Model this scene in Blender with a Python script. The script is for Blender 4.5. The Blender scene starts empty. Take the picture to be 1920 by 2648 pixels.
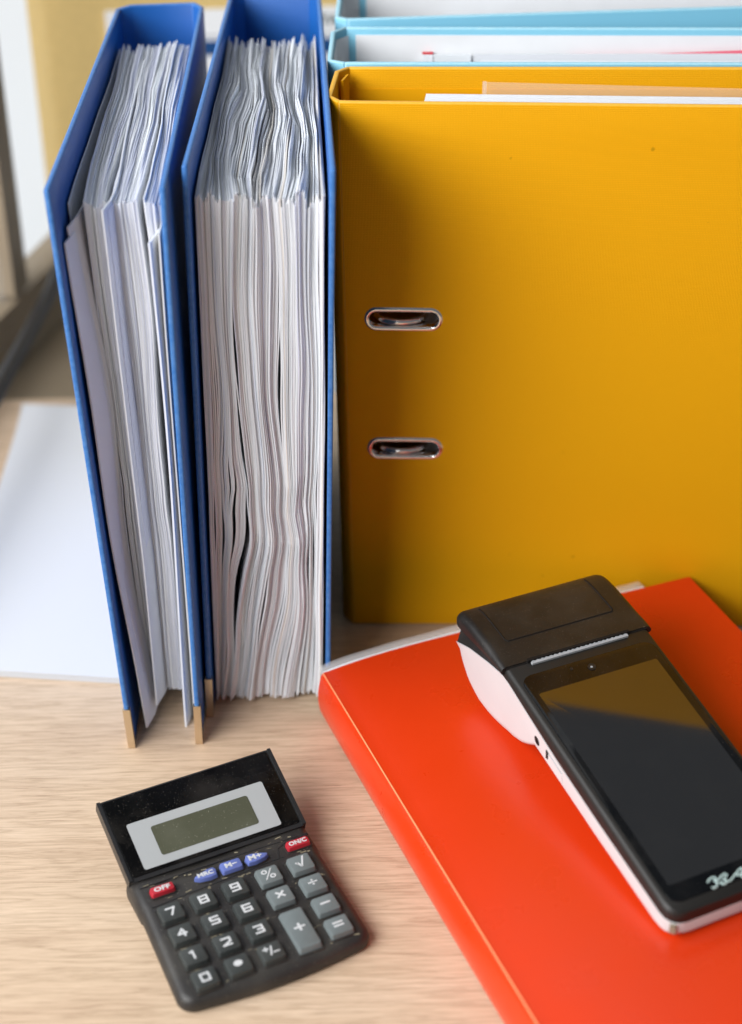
import bpy, bmesh, math, random
import numpy as np
from mathutils import Vector, Matrix
R = math.radians
S = bpy.context.scene
COL = S.collection
rng = np.random.default_rng(7)
random.seed(7)

# ------------------------------------------------------------------ camera
cam = bpy.data.cameras.new("camera")
cam_o = bpy.data.objects.new("camera", cam); COL.objects.link(cam_o)
PITCH, ROLL, HCAM = R(31.5221), R(-1.3147), 0.64078
cp, sp = math.cos(PITCH), math.sin(PITCH)
fwd = Vector((0, cp, -sp)); right = Vector((1, 0, 0)); up = Vector((0, sp, cp))
cr = math.cos(ROLL) * right + math.sin(ROLL) * up
cu = -math.sin(ROLL) * right + math.cos(ROLL) * up
M = Matrix((cr, cu, -fwd)).transposed().to_4x4()
M.translation = Vector((0, 0, HCAM))
cam_o.matrix_world = M
cam.sensor_fit = 'VERTICAL'; cam.sensor_height = 36.0; cam.lens = 66.92
cam.clip_start = 0.02; cam.clip_end = 50
cam.dof.use_dof = True; cam.dof.focus_distance = 0.962; cam.dof.aperture_fstop = 4.4
cam.dof.aperture_blades = 0
S.camera = cam_o

# ------------------------------------------------------------------ light
w = bpy.data.worlds.new("World"); S.world = w; w.use_nodes = True
bg = w.node_tree.nodes["Background"]
bg.inputs[0].default_value = (0.90, 0.95, 1.0, 1); bg.inputs[1].default_value = 0.17
S.view_settings.view_transform = 'Standard'; S.view_settings.look = 'None'
S.view_settings.exposure = 0.0; S.view_settings.gamma = 1.0

def area(name, loc, target, sx, sy, power, color):
    l = bpy.data.lights.new(name, 'AREA'); l.shape = 'RECTANGLE'; l.size = sx; l.size_y = sy
    l.energy = power; l.color = color
    o = bpy.data.objects.new(name, l); COL.objects.link(o); o.location = loc
    o.rotation_euler = (Vector(target) - Vector(loc)).to_track_quat('-Z', 'Y').to_euler()
    return o
area("window_daylight", (-1.25, 0.30, 1.22), (0.0, 0.75, 0.12), 2.0, 1.2, 45.0, (0.97, 0.985, 1.0))
area("room_daylight", (-1.10, -0.36, 1.04), (0.0, 0.78, 0.15), 1.3, 0.9, 31.5, (1.0, 0.99, 0.98))

# ------------------------------------------------------------------ materials
def nodes(name):
    m = bpy.data.materials.new(name); m.use_nodes = True
    nt = m.node_tree
    return m, nt, nt.nodes["Principled BSDF"]
def lin(c): return tuple(x / 12.92 if x <= 0.04045 else ((x + 0.055) / 1.055) ** 2.4 for x in (v / 255 for v in c))
def pmat(name, col, rough=0.5, spec=0.5, metal=0.0, noise=0.0, nscale=60, bump=0.0, bscale=400, rvar=0.0, coat=0.0):
    m, nt, b = nodes(name)
    b.inputs["Base Color"].default_value = (*col, 1); b.inputs["Roughness"].default_value = rough
    b.inputs["Specular IOR Level"].default_value = spec; b.inputs["Metallic"].default_value = metal
    b.inputs["Coat Weight"].default_value = coat
    tc = nt.nodes.new("ShaderNodeTexCoord")
    if noise or rvar:
        n = nt.nodes.new("ShaderNodeTexNoise"); n.inputs["Scale"].default_value = nscale; n.inputs["Detail"].default_value = 6
        nt.links.new(tc.outputs["Object"], n.inputs["Vector"])
        if noise:
            r = nt.nodes.new("ShaderNodeMapRange"); r.inputs[1].default_value = .3; r.inputs[2].default_value = .7
            r.inputs[3].default_value = 1 - noise; r.inputs[4].default_value = 1 + noise
            nt.links.new(n.outputs[0], r.inputs[0])
            v = nt.nodes.new("ShaderNodeVectorMath"); v.operation = 'SCALE'; v.inputs[0].default_value = col
            nt.links.new(r.outputs[0], v.inputs["Scale"]); nt.links.new(v.outputs[0], b.inputs["Base Color"])
        if rvar:
            r2 = nt.nodes.new("ShaderNodeMapRange"); r2.inputs[1].default_value = .3; r2.inputs[2].default_value = .7
            r2.inputs[3].default_value = rough - rvar; r2.inputs[4].default_value = rough + rvar
            nt.links.new(n.outputs[0], r2.inputs[0]); nt.links.new(r2.outputs[0], b.inputs["Roughness"])
    if bump:
        n2 = nt.nodes.new("ShaderNodeTexNoise"); n2.inputs["Scale"].default_value = bscale; n2.inputs["Detail"].default_value = 4
        nt.links.new(tc.outputs["Object"], n2.inputs["Vector"])
        bp = nt.nodes.new("ShaderNodeBump"); bp.inputs["Strength"].default_value = bump; bp.inputs["Distance"].default_value = 0.0005
        nt.links.new(n2.outputs[0], bp.inputs["Height"]); nt.links.new(bp.outputs[0], b.inputs["Normal"])
    return m

def weave_mat(name, col, rough, strength, scale, tint=0.06):
    """book-cloth: two crossed wave textures in the cover's own (uv) coordinates"""
    m, nt, b = nodes(name)
    b.inputs["Roughness"].default_value = rough; b.inputs["Specular IOR Level"].default_value = 0.45 if strength < .3 else .10
    uv = nt.nodes.new("ShaderNodeUVMap"); uv.uv_map = "UVMap"
    hs = []
    for rot in (0, 90):
        mp = nt.nodes.new("ShaderNodeMapping"); mp.inputs["Rotation"].default_value = (0, 0, R(rot))
        nt.links.new(uv.outputs[0], mp.inputs[0])
        wv = nt.nodes.new("ShaderNodeTexWave"); wv.inputs["Scale"].default_value = scale if rot == 0 else scale * .8
        wv.inputs["Distortion"].default_value = 1.2; wv.inputs["Detail"].default_value = 2; wv.inputs["Detail Scale"].default_value = 1.5
        nt.links.new(mp.outputs[0], wv.inputs["Vector"]); hs.append(wv.outputs["Fac"])
    mul = nt.nodes.new("ShaderNodeMath"); mul.operation = 'MULTIPLY'
    nt.links.new(hs[0], mul.inputs[0]); nt.links.new(hs[1], mul.inputs[1])
    ns = nt.nodes.new("ShaderNodeTexNoise"); ns.inputs["Scale"].default_value = 14; ns.inputs["Detail"].default_value = 7
    st = nt.nodes.new("ShaderNodeMapping"); st.inputs["Scale"].default_value = (1, 6, 1)
    nt.links.new(uv.outputs[0], st.inputs[0]); nt.links.new(st.outputs[0], ns.inputs["Vector"])
    bp = nt.nodes.new("ShaderNodeBump"); bp.inputs["Strength"].default_value = strength; bp.inputs["Distance"].default_value = 0.0004
    nt.links.new(mul.outputs[0], bp.inputs["Height"]); nt.links.new(bp.outputs[0], b.inputs["Normal"])
    r = nt.nodes.new("ShaderNodeMapRange"); r.inputs[3].default_value = 1 - tint; r.inputs[4].default_value = 1 + tint
    nt.links.new(mul.outputs[0], r.inputs[0])
    r2 = nt.nodes.new("ShaderNodeMapRange"); r2.inputs[1].default_value = .3; r2.inputs[2].default_value = .7
    r2.inputs[3].default_value = .95; r2.inputs[4].default_value = 1.05
    nt.links.new(ns.outputs[0], r2.inputs[0])
    mm = nt.nodes.new("ShaderNodeMath"); mm.operation = 'MULTIPLY'
    nt.links.new(r.outputs[0], mm.inputs[0]); nt.links.new(r2.outputs[0], mm.inputs[1])
    n3 = nt.nodes.new("ShaderNodeTexNoise"); n3.inputs["Scale"].default_value = 1.3; n3.inputs["Detail"].default_value = 1
    nt.links.new(uv.outputs[0], n3.inputs["Vector"])
    r3 = nt.nodes.new("ShaderNodeMapRange"); r3.inputs[1].default_value = .785; r3.inputs[2].default_value = .83; r3.inputs[3].default_value = 1; r3.inputs[4].default_value = .7
    nt.links.new(n3.outputs[0], r3.inputs[0])
    m4 = nt.nodes.new("ShaderNodeMath"); m4.operation = 'MULTIPLY'; nt.links.new(mm.outputs[0], m4.inputs[0]); nt.links.new(r3.outputs[0], m4.inputs[1])
    v = nt.nodes.new("ShaderNodeVectorMath"); v.operation = 'SCALE'; v.inputs[0].default_value = col
    nt.links.new(m4.outputs[0], v.inputs["Scale"]); nt.links.new(v.outputs[0], b.inputs["Base Color"])
    return m

def wood_mat():
    m, nt, b = nodes("oak_laminate")
    tc = nt.nodes.new("ShaderNodeTexCoord")
    def noise(scale, sx, sy, detail, dist=0.0, rz=4):
        mp = nt.nodes.new("ShaderNodeMapping"); mp.inputs["Scale"].default_value = (sx, sy, 1); mp.inputs["Rotation"].default_value = (0, 0, R(rz))
        nt.links.new(tc.outputs["Object"], mp.inputs[0])
        n = nt.nodes.new("ShaderNodeTexNoise"); n.inputs["Scale"].default_value = scale; n.inputs["Detail"].default_value = detail
        n.inputs["Distortion"].default_value = dist
        nt.links.new(mp.outputs[0], n.inputs["Vector"]); return n.outputs[0]
    def ramp(src, pts):
        r = nt.nodes.new("ShaderNodeValToRGB"); e = r.color_ramp.elements
        while len(e) < len(pts): e.new(0.5)
        for k, (p, c) in zip(e, pts): k.position = p; k.color = (*c, 1)
        nt.links.new(src, r.inputs[0]); return r.outputs[0]
    def mix(a, c, fac, mode='MULTIPLY'):
        x = nt.nodes.new("ShaderNodeMix"); x.data_type = 'RGBA'; x.blend_type = mode
        if isinstance(fac, float): x.inputs[0].default_value = fac
        else: nt.links.new(fac, x.inputs[0])
        nt.links.new(a, x.inputs[6]); nt.links.new(c, x.inputs[7]); return x.outputs[2]
    wmp = nt.nodes.new("ShaderNodeMapping"); wmp.inputs["Scale"].default_value = (.10, 1, 1); wmp.inputs["Rotation"].default_value = (0, 0, R(2))
    nt.links.new(tc.outputs["Object"], wmp.inputs[0])
    wv = nt.nodes.new("ShaderNodeTexWave"); wv.bands_direction = 'Y'; wv.inputs["Scale"].default_value = 30; wv.inputs["Distortion"].default_value = 14
    wv.inputs["Detail"].default_value = 5; wv.inputs["Detail Scale"].default_value = 6; wv.inputs["Detail Roughness"].default_value = .55
    nt.links.new(wmp.outputs[0], wv.inputs["Vector"])
    rings = ramp(wv.outputs["Fac"], [(0, (.86, .84, .82)), (.18, (.97, .965, .96)), (.6, (1, 1, 1)), (.92, (1.03, 1.03, 1.03)), (1, (1.07, 1.08, 1.09))])
    broad = ramp(noise(5, .5, 2.2, 5, 1.2), [(.25, lin((192, 165, 139))), (.5, lin((204, 179, 152))), (.75, lin((213, 190, 165)))])
    fine = ramp(noise(240, .10, 5, 6, .3), [(.3, (.84, .82, .80)), (.5, (.99, .99, .99)), (.72, (1.06, 1.06, 1.07))])
    pores = ramp(noise(420, .07, 4.5, 2, .1), [(.30, (.55, .48, .42)), (.37, (1, 1, 1)), (1, (1, 1, 1))])
    light = ramp(noise(300, .08, 5, 2, .1, 5), [(.63, (1, 1, 1)), (.70, (1.16, 1.17, 1.19)), (1, (1.2, 1.2, 1.2))])
    c = mix(broad, rings, 1.0); c = mix(c, fine, .8); c = mix(c, pores, .85); c = mix(c, light, .9)
    nt.links.new(c, b.inputs["Base Color"])
    b.inputs["Roughness"].default_value = .42; b.inputs["Specular IOR Level"].default_value = .35
    bp = nt.nodes.new("ShaderNodeBump"); bp.inputs["Strength"].default_value = .25; bp.inputs["Distance"].default_value = .0004
    bw = nt.nodes.new("ShaderNodeRGBToBW"); nt.links.new(pores, bw.inputs[0]); nt.links.new(bw.outputs[0], bp.inputs["Height"])
    nt.links.new(bp.outputs[0], b.inputs["Normal"])
    return m

def paper_mat():
    m, nt, b = nodes("paper")
    a = nt.nodes.new("ShaderNodeAttribute"); a.attribute_name = "tint"; a.attribute_type = 'GEOMETRY'
    nt.links.new(a.outputs["Color"], b.inputs["Base Color"])
    b.inputs["Roughness"].default_value = .75; b.inputs["Specular IOR Level"].default_value = .25
    return m
def clear_mat(name, alpha, col=(1, 1, 1), rough=.15):
    m, nt, b = nodes(name)
    b.inputs["Base Color"].default_value = (*col, 1); b.inputs["Roughness"].default_value = rough
    tr = nt.nodes.new("ShaderNodeBsdfTransparent"); mx = nt.nodes.new("ShaderNodeMixShader")
    mx.inputs[0].default_value = alpha
    nt.links.new(tr.outputs[0], mx.inputs[1]); nt.links.new(b.outputs[0], mx.inputs[2])
    nt.links.new(mx.outputs[0], nt.nodes["Material Output"].inputs[0])
    return m
def emis(name, col, s):
    m, nt, b = nodes(name)
    b.inputs["Base Color"].default_value = (0, 0, 0, 1)
    b.inputs["Emission Color"].default_value = (*col, 1); b.inputs["Emission Strength"].default_value = s
    return m

def dusty(name, col, rough, spec, dust=(.45, .40, .35), amount=.25, coat=0.0, fscale=2000, ior=None):
    """dark plastic with fine specks and a faint smeared film of dust"""
    m, nt, b = nodes(name)
    tc = nt.nodes.new("ShaderNodeTexCoord")
    n = nt.nodes.new("ShaderNodeTexNoise"); n.inputs["Scale"].default_value = fscale; n.inputs["Detail"].default_value = 1
    n2 = nt.nodes.new("ShaderNodeTexNoise"); n2.inputs["Scale"].default_value = 45; n2.inputs["Detail"].default_value = 5
    for k in (n, n2): nt.links.new(tc.outputs["Object"], k.inputs["Vector"])
    r = nt.nodes.new("ShaderNodeMapRange"); r.inputs[1].default_value = .72; r.inputs[2].default_value = .79; r.inputs[4].default_value = amount * 2.2
    nt.links.new(n.outputs[0], r.inputs[0])
    r2 = nt.nodes.new("ShaderNodeMapRange"); r2.inputs[1].default_value = .45; r2.inputs[2].default_value = .75; r2.inputs[4].default_value = amount * .18
    nt.links.new(n2.outputs[0], r2.inputs[0])
    ad = nt.nodes.new("ShaderNodeMath"); ad.use_clamp = True; nt.links.new(r.outputs[0], ad.inputs[0]); nt.links.new(r2.outputs[0], ad.inputs[1])
    x = nt.nodes.new("ShaderNodeMix"); x.data_type = 'RGBA'; nt.links.new(ad.outputs[0], x.inputs[0])
    x.inputs[6].default_value = (*col, 1); x.inputs[7].default_value = (*dust, 1)
    nt.links.new(x.outputs[2], b.inputs["Base Color"])
    b.inputs["Roughness"].default_value = rough; b.inputs["Specular IOR Level"].default_value = spec; b.inputs["Coat Weight"].default_value = coat
    if ior: b.inputs["IOR"].default_value = ior
    return m

BLUE = lin((24, 92, 170)); YEL = (0.80, 0.385, 0.004); LBLUE = lin((130, 196, 221))
M_blue = weave_mat("blue_vinyl", BLUE, .42, .2, 4.0, .03)
M_yel = weave_mat("yellow_bookcloth", YEL, .52, .5, 4.0, .07)
M_lblue = weave_mat("light_blue_vinyl", LBLUE, .45, .2, 4.0, .03)
M_line = pmat("white_lining", (.78, .79, .81), .6, .3, noise=.02)
M_paper = paper_mat()
M_wood = wood_mat()
M_brass = pmat("brass_steel", (.72, .60, .44), .30, .5, 1.0, noise=.06)
M_chrome = pmat("chrome", (.82, .81, .80), .14, .5, 1.0)
M_orange = pmat("orange_polypropylene", (.67, .040, .005), .29, .36, bump=.10, bscale=1600, noise=.012, nscale=40, rvar=.03)
M_crease = pmat("pale_orange_crease", (.92, .30, .13), .4, .4)  # paler orange than the covers, used only on the crease bead
M_clear = clear_mat("clear_plastic", .20, (.9, .9, .92), .2)
M_clear2 = clear_mat("clear_sleeve", .13, (.95, .90, .84), .2)
M_wplas = pmat("white_plastic", (.60, .60, .605), .40, .4, noise=.015, bump=.05, bscale=1500)
M_bplas = dusty("black_plastic", (.012, .0105, .0095), .42, .45, amount=.22)
M_bezel = pmat("bezel_plastic", (.014, .0125, .011), .45, .45)
M_glass = dusty("touch_glass", (.0025, .003, .004), .07, .30, amount=.10)
M_disp = dusty("display_panel", (.006, .006, .007), .05, .5, amount=.03, ior=2.05)
M_dark = pmat("dark_cavity", (.012, .010, .009), .7, .2)
M_grey = pmat("grey_paper_edge", (.38, .39, .41), .7, .2, noise=.1, nscale=700)
M_logo = pmat("logo_print", (.50, .64, .62), .5, .3)
M_cbody = dusty("calculator_shell", (.022, .020, .019), .46, .45, dust=(.36, .33, .26), amount=.34, fscale=1500)
M_crim = dusty("calculator_rim", (.016, .016, .017), .36, .5, amount=.12)
M_cglass = dusty("lens_panel", (.0018, .0018, .002), .22, .14, amount=.22, fscale=2200)
M_silver = pmat("silver_print", (.37, .385, .39), .42, .4, .0, noise=.02)
M_lcd = dusty("lcd_panel", (.074, .077, .050), .18, .4, dust=(.42, .42, .34), amount=.4, fscale=1800)
M_kdark = dusty("dark_key", (.036, .041, .040), .48, .4, dust=(.36, .35, .30), amount=.2)
M_kgrey = pmat("grey_key", (.145, .168, .170), .48, .4, noise=.05, nscale=200)
M_kred = pmat("red_key", (.42, .020, .034), .42, .4, noise=.06, nscale=200)
M_kblue = pmat("blue_key", (.12, .16, .42), .45, .4, noise=.06, nscale=200)
M_leg = pmat("legend_print", (.58, .59, .60), .5, .3)
M_grime = pmat("grime", (.26, .23, .16), .9, .1, noise=.3, nscale=900)
M_wall = pmat("beige_wallpaper", lin((205, 178, 118)), .8, .2, noise=.05, nscale=180, bump=.6, bscale=500)
M_brown = pmat("brown_frame", lin((142, 128, 108)), .55, .3, noise=.08, nscale=20)
M_sill = pmat("sill_stone", lin((140, 126, 106)), .6, .3, noise=.1, nscale=14)
M_rubber = pmat("black_rubber", (.012, .012, .014), .5, .4)
M_white = pmat("white_card", (.80, .81, .83), .6, .3)
M_navy = pmat("navy_print", lin((18, 68, 122)), .5, .3)
M_txt = pmat("grey_print", (.10, .12, .11), .6, .2)
M_pink = pmat("pink_sheet", lin((232, 96, 120)), .6, .3)
M_red = pmat("red_tab", lin((214, 40, 52)), .5, .3)
M_sky = emis("daylight_outside", (.93, .97, 1.0), 1.0)
M_pane = clear_mat("window_glass", .08, (.9, .95, 1), .03)

# ------------------------------------------------------------------ builders
def link(name, me, mat, parent=None):
    o = bpy.data.objects.new(name, me); COL.objects.link(o)
    if mat is not None: me.materials.append(mat)
    if parent is not None: o.parent = parent
    return o
def tag(o, label=None, cat=None, group=None, kind=None):
    if label: o['label'] = label
    if cat: o['category'] = cat
    if group: o['group'] = group
    if kind: o['kind'] = kind
    return o
def thing(name, label, cat, group=None, loc=(0, 0, 0), rot=0):
    o = bpy.data.objects.new(name, None); COL.objects.link(o); o.empty_display_size = .02
    o.location = loc; o.rotation_euler = (0, 0, rot)
    return tag(o, label, cat, group)
def from_bm(name, bm, mat, parent=None, smooth=None):
    bmesh.ops.recalc_face_normals(bm, faces=bm.faces[:])
    me = bpy.data.meshes.new(name); bm.to_mesh(me); bm.free()
    o = link(name, me, mat, parent)
    if smooth:
        me.polygons.foreach_set("use_smooth", [True] * len(me.polygons))
        me.set_sharp_from_angle(angle=R(smooth))
    return o
def bevel(bm, wd, seg=2, ang=35):
    es = [e for e in bm.edges if len(e.link_faces) == 2 and e.calc_face_angle(0) > R(ang)]
    if es: bmesh.ops.bevel(bm, geom=es, offset=wd, segments=seg, profile=.5, affect='EDGES', clamp_overlap=True)
def box_bm(x0, x1, y0, y1, z0, z1, bev=0, seg=2):
    bm = bmesh.new()
    vs = [bm.verts.new((x, y, z)) for z in (z0, z1) for y in (y0, y1) for x in (x0, x1)]
    for f in ((0, 2, 3, 1), (4, 5, 7, 6), (0, 1, 5, 4), (2, 6, 7, 3), (0, 4, 6, 2), (1, 3, 7, 5)): bm.faces.new([vs[i] for i in f])
    if bev: bevel(bm, bev, seg)
    return bm
def prism_bm(pts, z0, z1, bev=0, seg=2, top_only=False):
    bm = bmesh.new()
    a = [bm.verts.new((x, y, z0)) for x, y in pts]; b = [bm.verts.new((x, y, z1)) for x, y in pts]
    n = len(pts); bm.faces.new(a[::-1]); bm.faces.new(b)
    for i in range(n): bm.faces.new((a[i], a[(i + 1) % n], b[(i + 1) % n], b[i]))
    if bev:
        if top_only:
            es = [e for e in bm.edges if all(abs(v.co.z - z1) < 1e-9 for v in e.verts)]
            bmesh.ops.bevel(bm, geom=es, offset=bev, segments=seg, profile=.5, affect='EDGES')
        else: bevel(bm, bev, seg, 50)
    return bm
def xform(bm, fn):
    for v in bm.verts: v.co = fn(*v.co)
    return bm
def rrect(x0, x1, y0, y1, r, n=6):
    out = []
    for cx, cy, a0 in ((x1 - r, y1 - r, 0), (x0 + r, y1 - r, 90), (x0 + r, y0 + r, 180), (x1 - r, y0 + r, 270)):
        for k in range(n + 1):
            a = R(a0 + 90 * k / n); out.append((cx + r * math.cos(a), cy + r * math.sin(a)))
    return out
def loft_bm(rings, closed=True, caps=True):
    bm = bmesh.new(); V = [[bm.verts.new(p) for p in r] for r in rings]; n = len(rings[0])
    for i in range(len(V) - 1):
        for j in range(n if closed else n - 1):
            k = (j + 1) % n; bm.faces.new((V[i][j], V[i][k], V[i + 1][k], V[i + 1][j]))
    if caps: bm.faces.new(V[0][::-1]); bm.faces.new(V[-1])
    return bm
def tube_bm(pts, rad, seg=10, closed=False):
    pts = [Vector(p) for p in pts]; rings = []
    n = len(pts)
    for i, p in enumerate(pts):
        t = (pts[(i + 1) % n] - pts[i - 1]) if closed else (pts[min(i + 1, n - 1)] - pts[max(i - 1, 0)])
        t.normalize(); a = t.cross(Vector((0, 0, 1)))
        if a.length < 1e-3: a = t.cross(Vector((0, 1, 0)))
        a.normalize(); b = t.cross(a)
        rings.append([p + rad * (math.cos(2 * math.pi * k / seg) * a + math.sin(2 * math.pi * k / seg) * b) for k in range(seg)])
    if closed: rings.append(rings[0])
    if closed:
        bm = loft_bm(rings, True, False); bmesh.ops.remove_doubles(bm, verts=bm.verts[:], dist=1e-7); return bm
    return loft_bm(rings)
def smoothlerp(t): return t * t * (3 - 2 * t)
def interp(x, xs, ys): return float(np.interp(x, xs, ys))

def wear_mat(name, col, light, rough):
    m, nt, b = nodes(name); b.inputs["Roughness"].default_value = rough; b.inputs["Specular IOR Level"].default_value = .4
    tc = nt.nodes.new("ShaderNodeTexCoord"); n = nt.nodes.new("ShaderNodeTexNoise"); n.inputs["Scale"].default_value = 420; n.inputs["Detail"].default_value = 8
    nt.links.new(tc.outputs["Object"], n.inputs["Vector"])
    r = nt.nodes.new("ShaderNodeMapRange"); r.inputs[1].default_value = .25; r.inputs[2].default_value = .95; r.inputs[4].default_value = .6; nt.links.new(n.outputs[0], r.inputs[0])
    x = nt.nodes.new("ShaderNodeMix"); x.data_type = 'RGBA'; x.inputs[6].default_value = (*col, 1); x.inputs[7].default_value = (*light, 1)
    nt.links.new(r.outputs[0], x.inputs[0]); nt.links.new(x.outputs[2], b.inputs["Base Color"])
    return m
RIM = {M_blue: wear_mat("worn_blue_edge", lin((40, 104, 178)), lin((112, 160, 212)), .5), M_yel: wear_mat("worn_yellow_edge", (.80, .41, .02), (.82, .50, .10), .6),
       M_lblue: wear_mat("worn_light_blue_edge", lin((150, 206, 226)), lin((196, 228, 238)), .5)}
def rims(o, mat, pick):
    if mat not in RIM: return o
    o.data.materials.append(RIM[mat])
    for p in o.data.polygons:
        if p.index in pick: p.material_index = 1
    return o
def cover(name, L, H, t, fn, mat, parent, slots=(), nx=14, nz=16, bev=.0009, uvscale=1.0):
    """cover board: flat grid (x along depth, z up), oval holes, given thickness, rounded rims, then placed by fn(x, z, n)"""
    xs = set(np.linspace(0, L, nx + 1)); zs = set(np.linspace(0, H, nz + 1)); holes = []
    for (cx, cz, hx, hz) in slots:
        x0, x1, z0, z1 = cx - hx - .006, cx + hx + .006, cz - hz - .006, cz + hz + .006
        xs = {x for x in xs if not (x0 - .004 < x < x1 + .004)} | {x0, x1}
        zs = {z for z in zs if not (z0 - .004 < z < z1 + .004)} | {z0, z1}
        holes.append((x0, x1, z0, z1))
    xs, zs = sorted(xs), sorted(zs)
    bm = bmesh.new(); V = {}
    def v(x, z):
        k = (round(x, 6), round(z, 6))
        if k not in V: V[k] = bm.verts.new((x, 0, z))
        return V[k]
    for i in range(len(xs) - 1):
        for j in range(len(zs) - 1):
            mx, mz = (xs[i] + xs[i + 1]) / 2, (zs[j] + zs[j + 1]) / 2
            if any(a < mx < b and c < mz < d for a, b, c, d in holes): continue
            bm.faces.new((v(xs[i], zs[j]), v(xs[i + 1], zs[j]), v(xs[i + 1], zs[j + 1]), v(xs[i], zs[j + 1])))
    for (cx, cz, hx, hz), (x0, x1, z0, z1) in zip(slots, holes):
        r = hz; n = 12; ov = []
        for k in range(n + 1): a = R(-90 + 180 * k / n); ov.append((cx + hx - r + r * math.cos(a), cz + r * math.sin(a)))
        for k in range(n + 1): a = R(90 + 180 * k / n); ov.append((cx - hx + r + r * math.cos(a), cz + r * math.sin(a)))
        o = [bm.verts.new((x, 0, z)) for x, z in ov]
        es = [bm.edges.new((o[k], o[(k + 1) % len(o)])) for k in range(len(o))]
        ring = [(x, z0) for x in xs if x0 - 1e-6 <= x <= x1 + 1e-6] + [(x1, z) for z in zs if z0 + 1e-6 < z <= z1 + 1e-6]
        ring += [(x, z1) for x in reversed(xs) if x0 - 1e-6 <= x < x1 - 1e-6] + [(x0, z) for z in reversed(zs) if z0 + 1e-6 < z < z1 - 1e-6]
        rv = [v(*p) for p in ring]
        for k in range(len(rv)):
            a, b = rv[k], rv[(k + 1) % len(rv)]
            e = bm.edges.get((a, b)) or bm.edges.new((a, b)); es.append(e)
        bmesh.ops.triangle_fill(bm, edges=es, use_beauty=True)
    bmesh.ops.recalc_face_normals(bm, faces=bm.faces[:])
    ext = bmesh.ops.extrude_face_region(bm, geom=bm.faces[:])
    for g in ext['geom']:
        if isinstance(g, bmesh.types.BMVert): g.co.y = t
    bmesh.ops.recalc_face_normals(bm, faces=bm.faces[:])
    bevel(bm, bev, 3, 60)
    uv = bm.loops.layers.uv.new("UVMap")
    for f in bm.faces:
        for l in f.loops: l[uv].uv = (l.vert.co.x * 100 * uvscale, l.vert.co.z * 100 * uvscale)
    bm.faces.index_update(); pick = set()
    for f in bm.faces:
        c = f.calc_center_median()
        if 0.00002 < c.y < t - .00002 and (c.x < .004 or c.x > L - .004 or c.z > H - .004 or c.z < .004): pick.add(f.index)
    xform(bm, lambda x, n, z: fn(x, z, n))
    return rims(from_bm(name, bm, mat, parent, 40), mat, pick)

def strip_wall(name, plan_b, plan_t, z0, z1, t, mat, parent, bev=.0008):
    """bent board (spine with its two hinges): plan polyline bottom/top, thickness t to the left of travel"""
    def offs(P):
        P = [Vector((p[0], p[1], 0)) for p in P]; out = []
        for i in range(len(P)):
            a = (P[i] - P[i - 1]).normalized() if i else (P[1] - P[0]).normalized()
            b = (P[i + 1] - P[i]).normalized() if i < len(P) - 1 else a
            n = (Vector((-a.y, a.x, 0)) + Vector((-b.y, b.x, 0)))
            n = n.normalized() * t / max(.4, math.cos(a.angle(b) / 2)); out.append(P[i] + n)
        return P, out
    ob, ib = offs(plan_b); ot, it = offs(plan_t); nz = 10; bm = bmesh.new(); rows = []
    for j in range(nz + 1):
        f = j / nz; z = z0 + (z1 - z0) * f
        loop = [a.lerp(b, f) for a, b in zip(ob, ot)] + [a.lerp(b, f) for a, b in zip(ib[::-1], it[::-1])]
        rows.append([bm.verts.new((p.x, p.y, z)) for p in loop])
    n = len(rows[0])
    for j in range(nz):
        for k in range(n): bm.faces.new((rows[j][k], rows[j][(k + 1) % n], rows[j + 1][(k + 1) % n], rows[j + 1][k]))
    m = n // 2
    for k in range(m - 1):
        for r in (rows[0], rows[-1]): bm.faces.new((r[k], r[k + 1], r[n - 2 - k], r[n - 1 - k]))
    bmesh.ops.recalc_face_normals(bm, faces=bm.faces[:])
    bevel(bm, bev, 2, 60)
    uv = bm.loops.layers.uv.new("UVMap"); s = [0]
    for f in bm.faces:
        for l in f.loops: l[uv].uv = ((l.vert.co.x + l.vert.co.y) * 100, l.vert.co.z * 100)
    bm.faces.index_update(); pick = {f.index for f in bm.faces if f.calc_center_median().z > z1 - .0009}
    return rims(from_bm(name, bm, mat, parent, 40), mat, pick)

_dep = None
def text(name, body, size, fn, mat, parent, sx=1.0, bold=.0, thick=.0003, align='CENTER'):
    c = bpy.data.curves.new(name, 'FONT'); c.body = body; c.size = size; c.align_x = align; c.align_y = 'CENTER'
    c.extrude = thick / 2; c.offset = bold; c.resolution_u = 3
    o = bpy.data.objects.new(name, c); COL.objects.link(o)
    me = bpy.data.meshes.new_from_object(o.evaluated_get(bpy.context.evaluated_depsgraph_get()))
    bpy.data.objects.remove(o); bpy.data.curves.remove(c)
    for v in me.vertices: v.co = fn(v.co.x * sx, v.co.y, v.co.z)
    me.name = name; me.materials.clear()
    return link(name, me, mat, parent)

# smooth 1-D noise
def fnoise(n, amp, z):
    ph = rng.uniform(0, 6.28, n); fr = rng.uniform(.5, 2.6, n)
    return sum(amp / n * np.sin(2 * math.pi * fr[k] * z + ph[k]) * 1.6 for k in range(n))

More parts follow.
